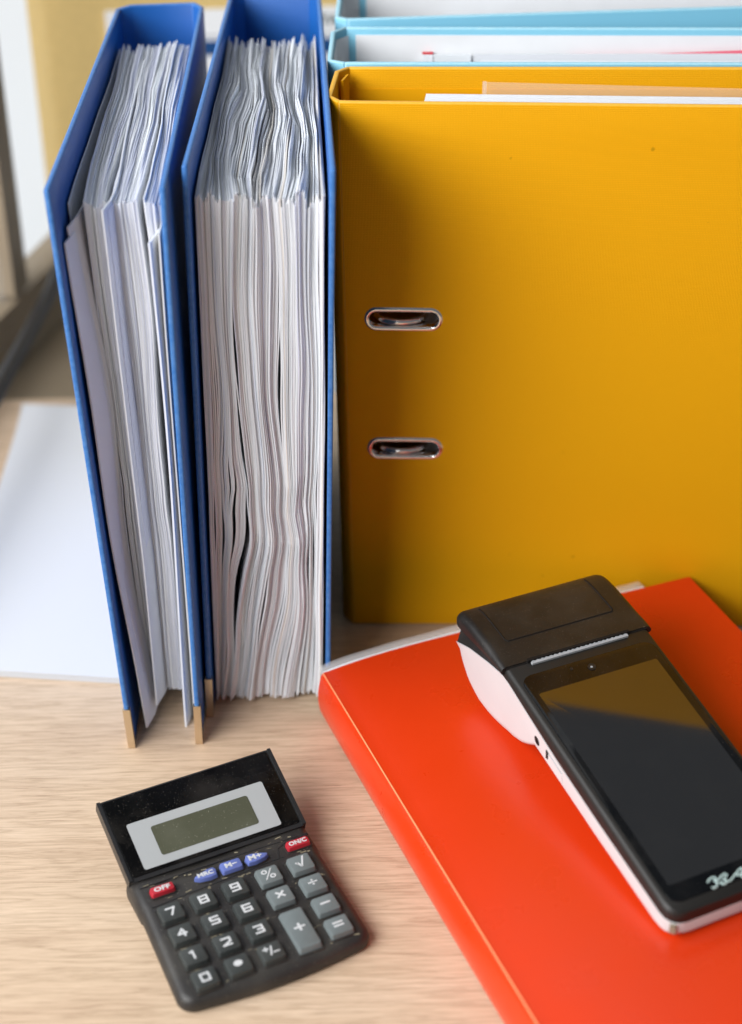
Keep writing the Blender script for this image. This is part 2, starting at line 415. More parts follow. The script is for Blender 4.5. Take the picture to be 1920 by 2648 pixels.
def sheets(name, parent, X, Y0, Z0, Z1, depth, h, tints, kind=None, ny=6, Hs=None):
    """solid thin sheets. X: list of arrays (nz, ny) of centre x; Y0/Z0/Z1 per-sheet arrays over z / scalars"""
    verts = []; faces = []; cols = []
    for q_, (x, y0, z0, z1, tint) in enumerate(zip(X, Y0, Z0, Z1, tints)):
        hh = h if Hs is None else Hs[q_]
        nz = x.shape[0]; zz = np.linspace(0, 1, nz)[:, None] * np.ones((1, ny)); yy = np.linspace(0, 1, ny)[None, :] * np.ones((nz, 1))
        y = y0[:, None] + yy * (depth - 0) ; top = z1[None, :]; bot = z0[None, :]
        z = bot + (top - bot) * zz
        base = len(verts)
        for sgn in (-1, 1):
            P = np.stack([x + (hh[1] if sgn > 0 else -hh[0]) if isinstance(hh, tuple) else x + sgn * hh, y, z], -1).reshape(-1, 3); verts.extend(P.tolist())
        N = nz * ny; idx = lambda s, i, j: base + s * N + i * ny + j
        f0 = len(faces)
        for i in range(nz - 1):
            for j in range(ny - 1):
                faces.append((idx(0, i, j), idx(0, i + 1, j), idx(0, i + 1, j + 1), idx(0, i, j + 1)))
                faces.append((idx(1, i, j), idx(1, i, j + 1), idx(1, i + 1, j + 1), idx(1, i + 1, j)))
            faces.append((idx(0, i, 0), idx(1, i, 0), idx(1, i + 1, 0), idx(0, i + 1, 0)))
            faces.append((idx(0, i, ny - 1), idx(0, i + 1, ny - 1), idx(1, i + 1, ny - 1), idx(1, i, ny - 1)))
        for j in range(ny - 1):
            faces.append((idx(0, nz - 1, j), idx(1, nz - 1, j), idx(1, nz - 1, j + 1), idx(0, nz - 1, j + 1)))
            faces.append((idx(0, 0, j), idx(0, 0, j + 1), idx(1, 0, j + 1), idx(1, 0, j)))
        cols.extend([tint] * (len(faces) - f0))
    me = bpy.data.meshes.new(name); me.from_pydata(verts, [], faces)
    at = me.attributes.new("tint", 'FLOAT_COLOR', 'FACE')
    at.data.foreach_set("color", np.array([(*c, 1) for c in cols], dtype=np.float32).ravel())
    o = link(name, me, M_paper, parent)
    if kind: o['kind'] = kind
    return o

# ------------------------------------------------------------------ setting
desk = thing("desk", "pale oak laminate desk carrying the binders, folder and calculator", "desk")
from_bm("desktop", box_bm(-1.3, 1.5, -.6, 1.21, -.028, 0, .0015), M_wood, desk)
for x in (-1.2, 1.4):
    for y in (-.5, 1.12): from_bm("leg", box_bm(x - .03, x + .03, y - .03, y + .03, -.74, -.0285, .002), M_brown, desk)
fl = from_bm("floor", box_bm(-4.2, 3, -3, 3.2, -.80, -.74), M_sill); tag(fl, kind="structure")
WD = Vector((-.266, -.964, 0)); WP = Vector((-.252, 1.295, 0)); WNRM = Vector((.964, -.266, 0))
def wpt(t, n, z): return WP + WD * t + WNRM * n + Vector((0, 0, z))
wall = from_bm("wall", box_bm(-.2465, 1.6, 1.40, 1.46, -.74, .40, .002), M_wall); tag(wall, kind="structure")
sk = from_bm("sky", box_bm(-4.0, .4, 2.1, 2.15, -.74, 2.5), M_sky); tag(sk, kind="structure")
sill = from_bm("window_sill", xform(box_bm(-.14, 1.9, -.02, .12, -.05, -.006), wpt), M_sill); tag(sill, kind="structure")
win = thing("window", "brown framed window glowing with daylight at the left edge", "window")
from_bm("bottom_rail", xform(box_bm(-.13, 1.8, -.026, 0, -.004, .046, .002), wpt), M_brown, win)
from_bm("post", xform(box_bm(-.004, .020, -.020, .000, .05, 1.3, .002), wpt), M_brown, win)
from_bm("pane", xform(box_bm(-.13, -.005, -.012, -.008, .045, 1.3), wpt), M_pane, win)
from_bm("pane", xform(box_bm(.021, 1.69, -.012, -.008, .045, 1.3), wpt), M_pane, win)
cb = from_bm("cable", tube_bm([Vector(p) for p in ((-.222, 1.385, .075), (-.2268, 1.335, .058), (-.2316, 1.29, .05), (-.2400, 1.213, .0475), (-.2479, 1.141, .047), (-.258, 1.05, .045), (-.275, .92, .04), (-.31, .75, .02), (-.37, .6, .0062))], .0058), M_rubber, None, 60)
tag(cb, "black cable hanging slack in front of the brown window frame", "cable")

# ------------------------------------------------------------------ printed sheet on the wall
cal = thing("printed_sheet", "white printed sheet with a navy band on the wall behind the blue binders", "sheet")
from_bm("sheet", box_bm(-.1885, .16, 1.396, 1.3995, -.1, .2235), M_white, cal)
from_bm("colour_band", box_bm(-.186, .158, 1.3945, 1.3958, .1895, .2005), M_navy, cal)
from_bm("rule", box_bm(-.186, .158, 1.3948, 1.3958, .2040, .2047), M_grey, cal)
text("lettering", "ATAT", .0105, lambda x, y, z: Vector((-.0230 + x, 1.3955 + z, .2140 + y)), M_txt, cal, 1.05, .0003, .0004)
for r_ in range(4):
    for c_ in range(9):
        text("numeral", str(1 + (c_ + 7 * r_) % 28), .007, lambda x, y, z, c_=c_, r_=r_: Vector((-.17 + .03 * c_ + x, 1.3955 + z, .172 - .02 * r_ + y)), M_pink if c_ % 3 == 1 else M_grey, cal, 1, 0, .0004)

# ------------------------------------------------------------------ lever-arch binders standing up
HB = .318; TH = .0027
def upright_binder(name, label, group, LT, LB, RT, RB, sLT, sLB, sRT, sRB, mat, rails, corner=.012):
    """two covers and a spine. LT/LB: front edge top/bottom of left cover (x, y); s..: spine corners"""
    t = thing(name, label, "binder", group)
    V2 = lambda p: Vector((p[0], p[1], 0))
    def side(FT, FB, BT, BB, sgn, nm):
        FT, FB, BT, BB = map(V2, (FT, FB, BT, BB)); L = (BT - FT).length
        def fn(x, z, n):
            a = FB.lerp(BB, x / L); b = FT.lerp(BT, x / L); p = a.lerp(b, z / HB)
            d = ((BB - FB).lerp(BT - FT, z / HB)).normalized(); nn = Vector((d.y, -d.x, 0)) * sgn
            bow = .0018 * math.sin(math.pi * x / L) * math.sin(math.pi * z / HB)
            return p + nn * (n - bow) + Vector((0, 0, z + .0012))
        o = cover(nm, L, HB, TH, fn, mat, t)
        return fn, L
    cl = side(LT, LB, sLT[0], sLB[0], 1, "left_cover"); crr = side(RT, RB, sRT[0], sRB[0], -1, "right_cover")
    strip_wall("spine", [sLB[0], sLB[1], sRB[1], sRB[0]], [sLT[0], sLT[1], sRT[1], sRT[0]], .0012, HB + .0012, -TH, mat, t)
    for (fn, L), on in ((cl, rails[0]), (crr, rails[1])):
        if not on: continue
        # L-shaped metal edge guard on the lower front corner: profile wraps the board edge
        for seg in (0, 1):
            bm = bmesh.new()
            if seg == 0: bm = box_bm(-.0008, .0022, -.0006, TH + .0006, -.0010, .0245, .0005)
            else: bm = box_bm(.0024, .038, -.0006, TH + .0006, -.0010, .0018, .0005)
            xform(bm, lambda x, n, z: fn(x, z, n))
            from_bm("corner_guard", bm, M_brass, t, 40)
    return t, cl, crr

def blue(which, label, LT, LB, RT, RB, yawL, yawR, D=.275):
    def back(T, B, yaw, shift):
        bt = (T[0] + D * math.sin(yaw), T[1] + D * math.cos(yaw)); bb = (bt[0] + (B[0] - T[0]) * .75, bt[1])
        return bt, bb
    bLT, bLB = back(LT, LB, yawL, 0); bRT, bRB = back(RT, RB, yawR, 0)
    iL = lambda p: (p[0] + .0075, p[1] + .0075); iR = lambda p: (p[0] - .0055, p[1] + .0095)
    return upright_binder("lever_arch_binder", label, "royal blue lever arch binders", LT, LB, RT, RB,
                          (bLT, iL(bLT)), (bLB, iL(bLB)), (bRT, iR(bRT)), (bRB, iR(bRB)), M_blue, (True, True))
b1, b1L, b1R = blue(1, "left royal blue binder beside the white paper stack", (-.1444, .8079), (-.1328, .8082), (-.0893, .8074), (-.0940, .8102), R(.99), R(.04))
b2, b2L, b2R = blue(2, "fuller royal blue binder leaning towards the yellow binder", (-.0838, .8334), (-.0922, .8338), (-.0125, .8244), (-.0250, .8440), R(1.66), R(-2.0))

WHITE, BLUISH, COOL, CREAM, GREYP, TAN = (.80, .825, .87), (.72, .75, .86), (.75, .785, .82), (.81, .77, .72), (.66, .66, .69), (.66, .56, .47)
def stack_between(cL, cR, n, seed, groups, yfront, z0, z1, name, label, gaps, shapes, tintw, nz=34, ny=10, yjit=.0012, zj=.0011, wave=.4):
    """n sheets laid between the inner faces of two covers; gap field keeps them from crossing"""
    global rng
    rng = np.random.default_rng(seed)
    t = thing(name, label, "paper", "paper bundles filed in the blue binders")
    (fL, LL), (fR, LR) = cL, cR
    zz = np.linspace(0, 1, nz)
    depth = .212
    XL = np.zeros((nz, ny)); XR = np.zeros((nz, ny))
    y0 = yfront
    for i in range(nz):
        for j in range(ny):
            y = y0 + depth * j / (ny - 1); z = z0 + (z1 - z0) * zz[i]
            xl = (y - fL(0, z, 0).y); xr = (y - fR(0, z, 0).y)
            XL[i, j] = fL(max(0, xl), z, TH).x + .0009; XR[i, j] = fR(max(0, xr), z, TH).x - .0009
    G = np.ones((n + 1, nz, ny)) * .5
    yy = np.linspace(0, 1, ny)[None, :]
    for i in range(n + 1):
        g = np.exp(fnoise(3, .85, zz))[:, None] * (1 + .12 * np.sin(3 * yy + i))
        G[i] += .5 * g
    for (pos, amt, zc, zw) in gaps:       # opened gaps: index fraction, size, height centre/width
        i = int(pos * n); G[i] += amt * np.exp(-((zz - zc) / zw) ** 2)[:, None] * (1.15 - .8 * yy)
    for i in range(n + 1): G[i] *= shapes(i / n, zz)[:, None]
    C = np.cumsum(G, 0); C = C / C[-1]
    s = (C[:-1]) * .985 + .0075
    X = XL[None] + (XR - XL)[None] * s
    Z_ = zz[None, :, None]; Y_ = yy[None]; S_ = s; env = np.clip(S_ * 6, 0, 1) * np.clip((1 - S_) * 6, 0, 1)
    kink = np.clip(1 - np.abs(Z_ - .43 - .03 * np.sin(7 * S_)) / .055, 0, 1)
    X = X + wave * env * (.0017 * np.sin(8.5 * Y_ + 5.5 * S_ + 1.0) * (.25 + .75 * Z_ ** 3) + .0008 * np.sin(19 * Y_ + 8 * S_) * Z_ ** 2
                          + .0016 * kink * np.sin(5 * S_ + 1) * (1 - Y_) + .0009 * np.sin(11 * Z_ + 7 * S_) * (1 - .6 * Y_))
    DX = np.diff(X, axis=0); DX = np.concatenate([DX[:1], DX, DX[-1:]], 0)
    HL = np.clip(DX[:-1] * .482, .00004, .00036); HR = np.clip(DX[1:] * .482, .00004, .00036)
    bounds = sorted(set([0, n] + [int(b * n) for b in groups]))
    for a, b in zip(bounds[:-1], bounds[1:]):
        Xs, Y, Z0, Z1, T = [], [], [], [], []; Hh_ = []
        gy = rng.normal(0, .0012); gt = rng.normal(0, .0014)
        for i in range(a, b):
            sp_ = special.get((name, seed, a), {})
            si = i / n
            yf = y0 + wave * (.0011 * math.sin(23 * si) + .0007 * math.sin(61 * si + 1)) + gy + sp_.get('dy', 0) + rng.normal(0, yjit) + fnoise(3, .0003, zz)
            zt = z1 + gt + rng.normal(0, zj) + wave * (.0016 * np.sin(7 * np.linspace(0, 1, ny) + 26 * si) + .0011 * np.sin(14 * np.linspace(0, 1, ny) + 70 * si)) + .009 * np.linspace(0, 1, ny) * rng.uniform(.5, 1) + sp_.get('dz', 0)
            zb = z0 + abs(rng.normal(0, zj)) + sp_.get('db', 0) + 0 * np.linspace(0, 1, ny)
            Hh_.append((HL[i], HR[i])); Xs.append(X[i]); Y.append(yf); Z0.append(zb); Z1.append(zt)
            k = rng.choice(len(tintw), p=np.array([q for _, q in tintw]) / sum(q for _, q in tintw))
            c = np.array(sp_.get('tint', tintw[k][0])) * rng.uniform(.95, 1.03); T.append(tuple(c))
        sheets("sheaf", t, Xs, Y, Z0, Z1, depth, .00013, T, "stuff", ny, Hh_)
    return t
special = {}

def sh1(s, z): return np.ones_like(z)
stack_between(b1L, b1R, 92, 3, [.025, .12, .23, .335, .45, .55, .66, .775, .9], .841, .014, .298, "paper_bundle",
    "neat bundle of white sheets inside the left blue binder",
    [(.02, 20, .5, 1.3), (.03, 4, .3, .5), (.33, 9.5, .5, 1.5), (.345, 3, .7, .3), (.77, 13, .4, 1.2), (.96, 2, .7, .4)], sh1,
    [(WHITE, .5), (BLUISH, .35), (COOL, .15)], yjit=.00025, zj=.0004)
def sh2(s, z):   # lower ends swept to the left: narrow spacing left of centre, wide on the right near the bottom
    k = np.clip((.34 - z) / .34, 0, 1) ** 1.3
    return 1 + k * (1.75 * (s - .42))
def kinkgaps():
    out = [(.255, 11, .26, .13), (.26, 5, .55, .12)]
    r = np.random.default_rng(11)
    for k in range(21): out.append((r.uniform(.03, .97), r.uniform(1.2, 4), r.uniform(.05, .75), r.uniform(.05, .14)))
    return out
stack_between(b2L, b2R, 128, 5, [.06, .11, .18, .26, .33, .40, .46, .53, .60, .66, .73, .80, .87, .94], .846, .003, .297, "paper_bundle",
    "thick dog-eared bundle of curving sheets inside the fuller blue binder", kinkgaps(), sh2,
    [(WHITE, .52), (COOL, .28), (CREAM, .06), (GREYP, .05), (BLUISH, .05)], nz=60, wave=1.0, yjit=.00045, zj=.0013)

# loose folded sheets that stand proud of the bundle in the left binder
def loose(name, label, sx, yf, z0, z1, curl, tint, h=.0002, depth=.2, par=None, group="loose sheets in the left blue binder"):
    nz, ny = 40, 18; zz = np.linspace(0, 1, nz); yy = np.linspace(0, 1, ny)
    X = np.zeros((nz, ny)); (fL, _), (fR, _) = b1L, b1R
    for i in range(nz):
        for j in range(ny):
            y = yf + depth * yy[j]; z = z0 + (z1 - z0) * zz[i]
            xl = fL(max(0, y - .808), z, TH).x + .0012; xr = fR(max(0, y - .808), z, TH).x - .0012
            X[i, j] = xl + (xr - xl) * sx + curl(zz[i], yy[j])
    zt = z1 + np.linspace(0, 1, ny) * .006
    o = sheets(name, par, [X], [yf + 0 * zz], [np.full(ny, z0)], [zt], depth, h, [tint], None, ny)
    return o
def bulge(y, p): return (y / p) * math.exp(1 - y / p)
def c_a(z, y): return bulge(y, .16 + .04 * math.sin(8 * z)) * (.0058 + .0018 * math.sin(8.5 * z + 2.0) - .0030 * max(0, .35 - z)) + (1 - y) ** 4 * (.0045 * (1 - z) ** 3 + .0006 * math.sin(11 * z))
wad = thing("folded_sheet", "curled white sheet against the left cover of the left blue binder", "paper")
loose("leaf", "", .004, .820, .004, .288, lambda z, y: .0004 + c_a(z, y) * .93, WHITE, .0004, par=wad)
loose("leaf", "", .010, .827, .008, .293, lambda z, y: .0012 + c_a(z, y), (.78, .78, .80), .0004, par=wad)
wad2 = thing("folded_sheet", "creased white sheet standing proud amid the left bundle", "paper")
def c_b(z, y): return bulge(y, .15) * (.0036 + .0009 * math.sin(5.5 * z + .6)) - (1 - y) ** 4 * .0030 * max(0, .30 - z) * 2
loose("leaf", "", .385, .829, .012, .300, lambda z, y: c_b(z, y), WHITE, .0004, par=wad2)
loose("leaf", "", .400, .834, .012, .298, lambda z, y: .0008 + c_b(z, y), BLUISH, .0003, par=wad2)
wad3 = thing("plastic_pocket", "white filled pocket against the right cover of the left binder", "pocket")
loose("pocket", "", .845, .825, .0, .285, lambda z, y: bulge(y, .12) * .0035 - .0010 * (1 - y) ** 3 * math.cos(5 * z), WHITE, .0005, par=wad3)
loose("pocket", "", .950, .827, .0, .288, lambda z, y: .0006 * (1 - y) ** 3 * math.cos(4 * z), (.74, .74, .71), .0004, par=wad3)

# ------------------------------------------------------------------ yellow binder
yb = thing("lever_arch_binder", "yellow cloth covered binder with two metal finger slots", "binder")
YO = Vector((-.0118, .9188, 0)); LY = .285
def yfront(x, z, n):
    a = R(-3.0) + (R(-5.7) - R(-3.0)) * (z / HB)
    bow = .0012 * math.exp(-((x - .03) / .012) ** 2) * smoothlerp(max(0, min(1, (z - .29) / .028)))
    return YO + Vector((math.cos(a) * x, math.sin(a) * x, z + .0005 - .0012 * math.exp(-((x - .032) / .016) ** 2) * (z / HB) ** 8)) + Vector((-math.sin(a), math.cos(a), 0)) * (n + bow)
cover("front_cover", LY, HB, .0027, yfront, M_yel, yb, slots=[(.0315, .1980, .0190, .0050), (.0315, .1188, .0190, .0050)], uvscale=1)
YB0 = Vector((-.0066, .9732, 0))
def yback(x, z, n):
    a = R(-4.2); return YB0 + Vector((math.cos(a) * x, math.sin(a) * x, z + .0005)) + Vector((math.sin(a), -math.cos(a), 0)) * n
cover("back_cover", LY, HB, .0027, yback, M_yel, yb)
pl = [(YO.x - .0003, YO.y), (-.0176, .9275), (-.0137, .9662), (YB0.x - .0003, YB0.y)]
strip_wall("spine", pl, pl, .0005, HB + .0005, -.0027, M_yel, yb)
from_bm("lining", xform(box_bm(.0005, .283, .0026, .0031, .004, .3065, .0002), lambda x, n, z: yback(x, z, n)), M_yel, yb)
from_bm("inner_hinge", xform(box_bm(0, .0012, 0, .010, .004, .3165, .0003), lambda x, y, z: Vector((-.0105 + x + .3 * y, .9560 + y, z))), M_yel, yb)
for zc in (.1980, .1188):
    # eyelet: pressed oval rim with a lip
    n = 40; hx, hz = .0198, .0058; path = []
    for k in range(n):
        a = 2 * math.pi * k / n; ca, sa = math.cos(a), math.sin(a)
        x = (hx - hz) * (1 if ca > 0 else -1) * (1 if abs(ca) > 1e-6 else 0) + hz * ca; path.append((.0315 + x, zc + hz * sa))
    rings = []
    for (x, z) in path:
        c = Vector((.0315 + max(-(hx - hz), min(hx - hz, x - .0315)), 0, zc)); d = Vector((x, 0, z)) - c; d.normalize()
        prof = [(-.0016, .004), (-.0016, .0002), (-.0012, -.0005), (-.0002, -.0009), (.0008, -.0005), (.0012, .0001), (.0008, .0004), (-.0006, .0002), (-.0010, .004)]
        rings.append([yfront(x + d.x * a, z + d.z * a, b) for a, b in prof])
    rings.append(rings[0]); bm = loft_bm(rings, True, False); bmesh.ops.remove_doubles(bm, verts=bm.verts[:], dist=1e-7)
    from_bm("finger_slot_rim", bm, M_chrome, yb, 50)
    arc = [yfront(.0295 + .0135 * math.cos(a) , zc - .0022, .012 - .0110 * math.sin(a)) for a in np.linspace(.12, 2.9, 18)]
    from_bm("ring", tube_bm(arc, .0017, 10), M_chrome, yb, 60)
from_bm("mechanism_plate", box_bm(.0, .055, .9625, .966, .09, .235, .001), M_chrome, yb)
ypap = thing("paper_bundle", "white sheets standing in the yellow binder", "paper")
def flat_sheet(name, x0, y0, x1, y1, z0, z1, h, tint, parent, mat=None, droop=0):
    n = 12; pts = []
    bm = bmesh.new(); rows = []
    for k in range(n + 1):
        f = k / n; x = x0 + (x1 - x0) * f; y = y0 + (y1 - y0) * f; dz = -droop * f
        rows.append([bm.verts.new((x, y + s * h, z)) for s, z in ((-1, z0), (-1, z1 + dz), (1, z1 + dz), (1, z0))])
    for a, b in zip(rows[:-1], rows[1:]):
        for j in range(4): bm.faces.new((a[j], a[(j + 1) % 4], b[(j + 1) % 4], b[j]))
    bm.faces.new(rows[0]); bm.faces.new(rows[-1][::-1])
    o = from_bm(name, bm, mat or M_paper, parent)
    if mat is None:
        at = o.data.attributes.new("tint", 'FLOAT_COLOR', 'FACE'); at.data.foreach_set("color", np.array([(*tint, 1)] * len(o.data.polygons), dtype=np.float32).ravel())
    return o
for k in range(9):
    flat_sheet("sheet", .0317 + .0002 * k, .9372 + .0016 * k, .2405, .9176 + .0016 * k, .012, .3098 + .0003 * (k % 3), .0005, WHITE if k % 3 else COOL, ypap, droop=.0006)
slv = from_bm("clear_sleeve", xform(box_bm(0, .18, -.0003, .0003, .012, .3135), lambda x, y, z: Vector((.0590 + x + (.0045 * (z - .3) / .0135 if z > .3 else 0), .9535 - .095 * x + y + .004 * (z - .3) / .0135 * (1 if z > .3 else 0), z - .018 * x * (z > .3)))), M_clear2)
tag(slv, "clear plastic sleeve behind the white sheets in the yellow binder", "sleeve")
from_bm("welded_edge", xform(box_bm(-.0006, .0016, -.0006, .0006, .012, .3137, .0002), lambda x, y, z: Vector((.0590 + x + (.0045 * (z - .3) / .0135 if z > .3 else 0), .9535 + y + .004 * (z - .3) / .0135 * (1 if z > .3 else 0), z))), M_clear, slv)

# ------------------------------------------------------------------ light blue binders
def light_blue(label, O, yaw, B0, yawb, sp):
    t = thing("lever_arch_binder", label, "binder", "light blue lever arch binders")
    O = Vector((*O, 0)); B0 = Vector((*B0, 0))
    def ff(x, z, n): return O + Vector((math.cos(yaw) * x, math.sin(yaw) * x, z + .0005)) + Vector((-math.sin(yaw), math.cos(yaw), 0)) * n
    def fb(x, z, n): return B0 + Vector((math.cos(yawb) * x, math.sin(yawb) * x, z + .0005)) + Vector((math.sin(yawb), -math.cos(yawb), 0)) * n
    cover("front_cover", .285, HB, .0027, ff, M_lblue, t); cover("back_cover", .285, HB, .0027, fb, M_lblue, t)
    pl = [(O.x - .0003, O.y), sp[0], sp[1], (B0.x - .0003, B0.y)]
    strip_wall("spine", pl, pl, .0005, HB + .0005, -.0027, M_lblue, t)
    for nm, f in (("lining", ff), ("lining", fb)):
        from_bm(nm, xform(box_bm(.006, .28, .0028, .0032, .004, .3140), lambda x, n, z: f(x, z, n)), M_line, t)
    for a, b in ((O, Vector((*sp[0], 0))), (Vector((*sp[1], 0)), B0)):
        d = (b - a).normalized(); nn = Vector((d.y, -d.x, 0))
        from_bm("lining", xform(box_bm(.0012, (b - a).length, .0030, .0033, .004, .3140), lambda x, n, z: a + d * x + nn * n + Vector((0, 0, z))), M_line, t)
    a, b = Vector((*sp[0], 0)), Vector((*sp[1], 0)); d = (b - a).normalized(); nn = Vector((d.y, -d.x, 0))
    from_bm("lining", xform(box_bm(.001, (b - a).length - .001, .0029, .0033, .004, .3140), lambda x, n, z: a + d * x + nn * n + Vector((0, 0, z))), M_line, t)
    return t
light_blue("light blue binder next behind the yellow binder, red tab inside", (-.0085, .9785), R(-4.3), (-.0082, 1.0417), R(-4.7), [(-.0178, .9835), (-.0162, 1.0330)])
light_blue("light blue binder behind the other light blue one, its cover swung open", (-.0067, 1.0543), R(1.6), (-.002, 1.128), R(1.0), [(-.0140, 1.0590), (-.0120, 1.1200)])
pk = thing("paper_bundle", "white pockets and a pink sheet standing in the nearer light blue binder", "paper")
def lb_y(x, off): return 1.0417 - .0822 * (x + .0082) - .0032 - off
for k in range(8):
    x0, x1 = .0625 - .0006 * k + .004 * (k % 3), .268
    flat_sheet("pocket", x0, lb_y(x0, .0045 + .0045 * k), x1, lb_y(x1, .0045 + .0047 * k), .012, .3052 - .0024 * k + .0006 * (k % 2), .0006, WHITE if k % 2 else (.70, .72, .76), pk, droop=.0012 * (k % 3 - 1))
flat_sheet("pink_sheet", .115, lb_y(.115, .0022), .268, lb_y(.268, .0026), .012, .3030, .0009, WHITE, pk, M_pink, droop=-.0065)
flat_sheet("divider", .0405, lb_y(.0405, .0030), .0610, lb_y(.061, .0030), .012, .3045, .0008, COOL, pk)
tb = flat_sheet("tab", .0345, 1.0330, .0400, 1.0326, .012, .3045, .0010, WHITE, pk)
flat_sheet("tab_end", .0343, 1.0330, .0402, 1.0326, .3046, .3055, .0009, WHITE, pk, M_red)
pk2 = thing("paper_bundle", "white pockets standing in the rear light blue binder", "paper")
for k in range(6):
    flat_sheet("pocket", .050 - .0006 * k + .01 * (k % 2), 1.1180 - .0070 * k, .26, 1.1200 - .0062 * k, .012, .3010 - .0012 * k, .0007, WHITE if k % 2 else COOL, pk2, droop=.001)

# ------------------------------------------------------------------ stack of paper at the left
ps = thing("paper_stack", "low stack of blank white paper left of the blue binders", "paper")
nst = 9
for k in range(nst):
    j = random.uniform(-.0008, .0008)
    def fsp(x, y, z, j=j, k=k): return Vector((-.140 - x + j, .8655 - .13 * 0 + .135 * x * 1.0 + y + j + .0 * k, z))
    z0 = .0001 + k * .0005
    bm = bmesh.new(); nx_, ny_ = 10, 14; V = {}
    for s in (0, 1):
        for a in range(nx_ + 1):
            for b_ in range(ny_ + 1):
                x = .104 * a / nx_; y = .312 * b_ / ny_
                lift = (.0007 * math.sin(9 * y + 2) * math.sin(7 * x) + (.003 * max(0, (y - .27) / .042) ** 2 if k > 5 else 0)) * (k / nst)
                V[s, a, b_] = bm.verts.new(fsp(x, y, z0 + s * .00045 + lift))
    for a in range(nx_):
        for b_ in range(ny_):
            bm.faces.new((V[0, a, b_], V[0, a, b_ + 1], V[0, a + 1, b_ + 1], V[0, a + 1, b_])); bm.faces.new((V[1, a, b_], V[1, a + 1, b_], V[1, a + 1, b_ + 1], V[1, a, b_ + 1]))
    for a in range(nx_):
        for b_ in (0, ny_): bm.faces.new((V[0, a, b_], V[0, a + 1, b_], V[1, a + 1, b_], V[1, a, b_]))
    for b_ in range(ny_):
        for a in (0, nx_): bm.faces.new((V[0, a, b_], V[0, a, b_ + 1], V[1, a, b_ + 1], V[1, a, b_]))
    o = from_bm("sheet", bm, M_paper, ps, 30)
    at = o.data.attributes.new("tint", 'FLOAT_COLOR', 'FACE'); at.data.foreach_set("color", np.array([(.66, .67, .69, 1)] * len(o.data.polygons), dtype=np.float32).ravel())

# ------------------------------------------------------------------ orange display folder
FA = R(20.2); FO = Vector((-.0290, .8293, 0))
FW = Vector((math.cos(FA), math.sin(FA), 0)); FL = Vector((math.sin(FA), -math.cos(FA), 0))
def fpt(a, l, z): return FO + FW * a + FL * l + Vector((0, 0, z))
fo = thing("display_folder", "glossy orange display folder lying under the payment terminal", "folder")
LF = .315
def top_z(a, l):
    return .0300 + .0064 * (1 - math.exp(-a / .028)) - .0004 * math.sin(3 * l / LF) + .0006 * math.sin(math.pi * l / LF) * math.exp(-((a - .05) / .04) ** 2)
def shell(name, prof, t, par, mat=M_orange):
    """prof(l) -> list of (a, z) outer points; makes a thin solid sheet along the length"""
    NL = 40; bm = bmesh.new(); rows = []
    for i in range(NL + 1):
        l = LF * i / NL; P = prof(l); n = len(P); inn = []
        for k in range(n):
            p, q = P[max(0, k - 1)], P[min(n - 1, k + 1)]; dx, dz = q[0] - p[0], q[1] - p[1]; m_ = math.hypot(dx, dz) or 1
            inn.append((P[k][0] + dz / m_ * t, P[k][1] - dx / m_ * t))
        rows.append([bm.verts.new(fpt(a, l, z)) for a, z in P + inn[::-1]])
    n = len(rows[0])
    for r, q in zip(rows[:-1], rows[1:]):
        for k in range(n): bm.faces.new((r[k], r[(k + 1) % n], q[(k + 1) % n], q[k]))
    m_ = n // 2
    for r in (rows[0], rows[-1]):
        for k in range(m_ - 1): bm.faces.new((r[k], r[k + 1], r[n - 2 - k], r[n - 1 - k]))
    return from_bm(name, bm, mat, par, 32)
AW = .224
def prof_top(l): return [(.0014 + (AW - .0014) * (k / 30) ** 1.3, top_z(.0014 + (AW - .0014) * (k / 30) ** 1.3, l) + (.0007 * math.exp(-k / .8))) for k in range(31)]
def prof_spine(l):
    b = .0016 * math.sin(math.pi * l / LF)
    out = []
    for k in range(15):
        f = k / 14; z = .0012 + f * (top_z(.0, l) - .0022)
        a = -.0022 * math.sin(math.pi * f) - b * math.sin(math.pi * f) + (.004 * (1 - f / .15) ** 2 if f < .15 else 0)
        out.append((a, z))
    out.append((.0008, top_z(0, l) + .0002)); out.append((.0013, top_z(0, l) + .0006))
    return out
shell("front_cover", prof_top, .0009, fo); shell("spine", prof_spine, .0009, fo)
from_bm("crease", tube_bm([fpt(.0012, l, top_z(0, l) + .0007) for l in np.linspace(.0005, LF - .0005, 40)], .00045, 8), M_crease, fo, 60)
shell("back_cover", lambda l: [(.004 + .22 * k / 10, .0012) for k in range(11)], .0009, fo)
def slab_in(name, a0, a1, l0, l1, zt, th, mat, tint=None, na=24, nl=10, wob=0.0):
    bm = bmesh.new(); V = {}
    for s in (0, 1):
        for i in range(na + 1):
            for j in range(nl + 1):
                a = a0 + (a1 - a0) * i / na; l = l0 + (l1 - l0) * j / nl
                l += wob * math.sin(40 * a) * (1 if j == 0 else 0) + wob * .5 * math.sin(210 * a + 1) * (1 if j == 0 else 0)
                V[s, i, j] = bm.verts.new(fpt(a, l, top_z(a, max(0, l)) - zt - s * th))
    for i in range(na):
        for j in range(nl):
            for s in (0, 1): bm.faces.new((V[s, i, j], V[s, i + 1, j], V[s, i + 1, j + 1], V[s, i, j + 1]))
    for i in range(na):
        for j in (0, nl): bm.faces.new((V[0, i, j], V[0, i + 1, j], V[1, i + 1, j], V[1, i, j]))
    for j in range(nl):
        for i in (0, na): bm.faces.new((V[0, i, j], V[0, i, j + 1], V[1, i, j + 1], V[1, i, j]))
    o = from_bm(name, bm, mat, fo, 40)
    if tint:
        at = o.data.attributes.new("tint", 'FLOAT_COLOR', 'FACE'); at.data.foreach_set("color", np.array([(*tint, 1)] * len(o.data.polygons), dtype=np.float32).ravel())
    return o
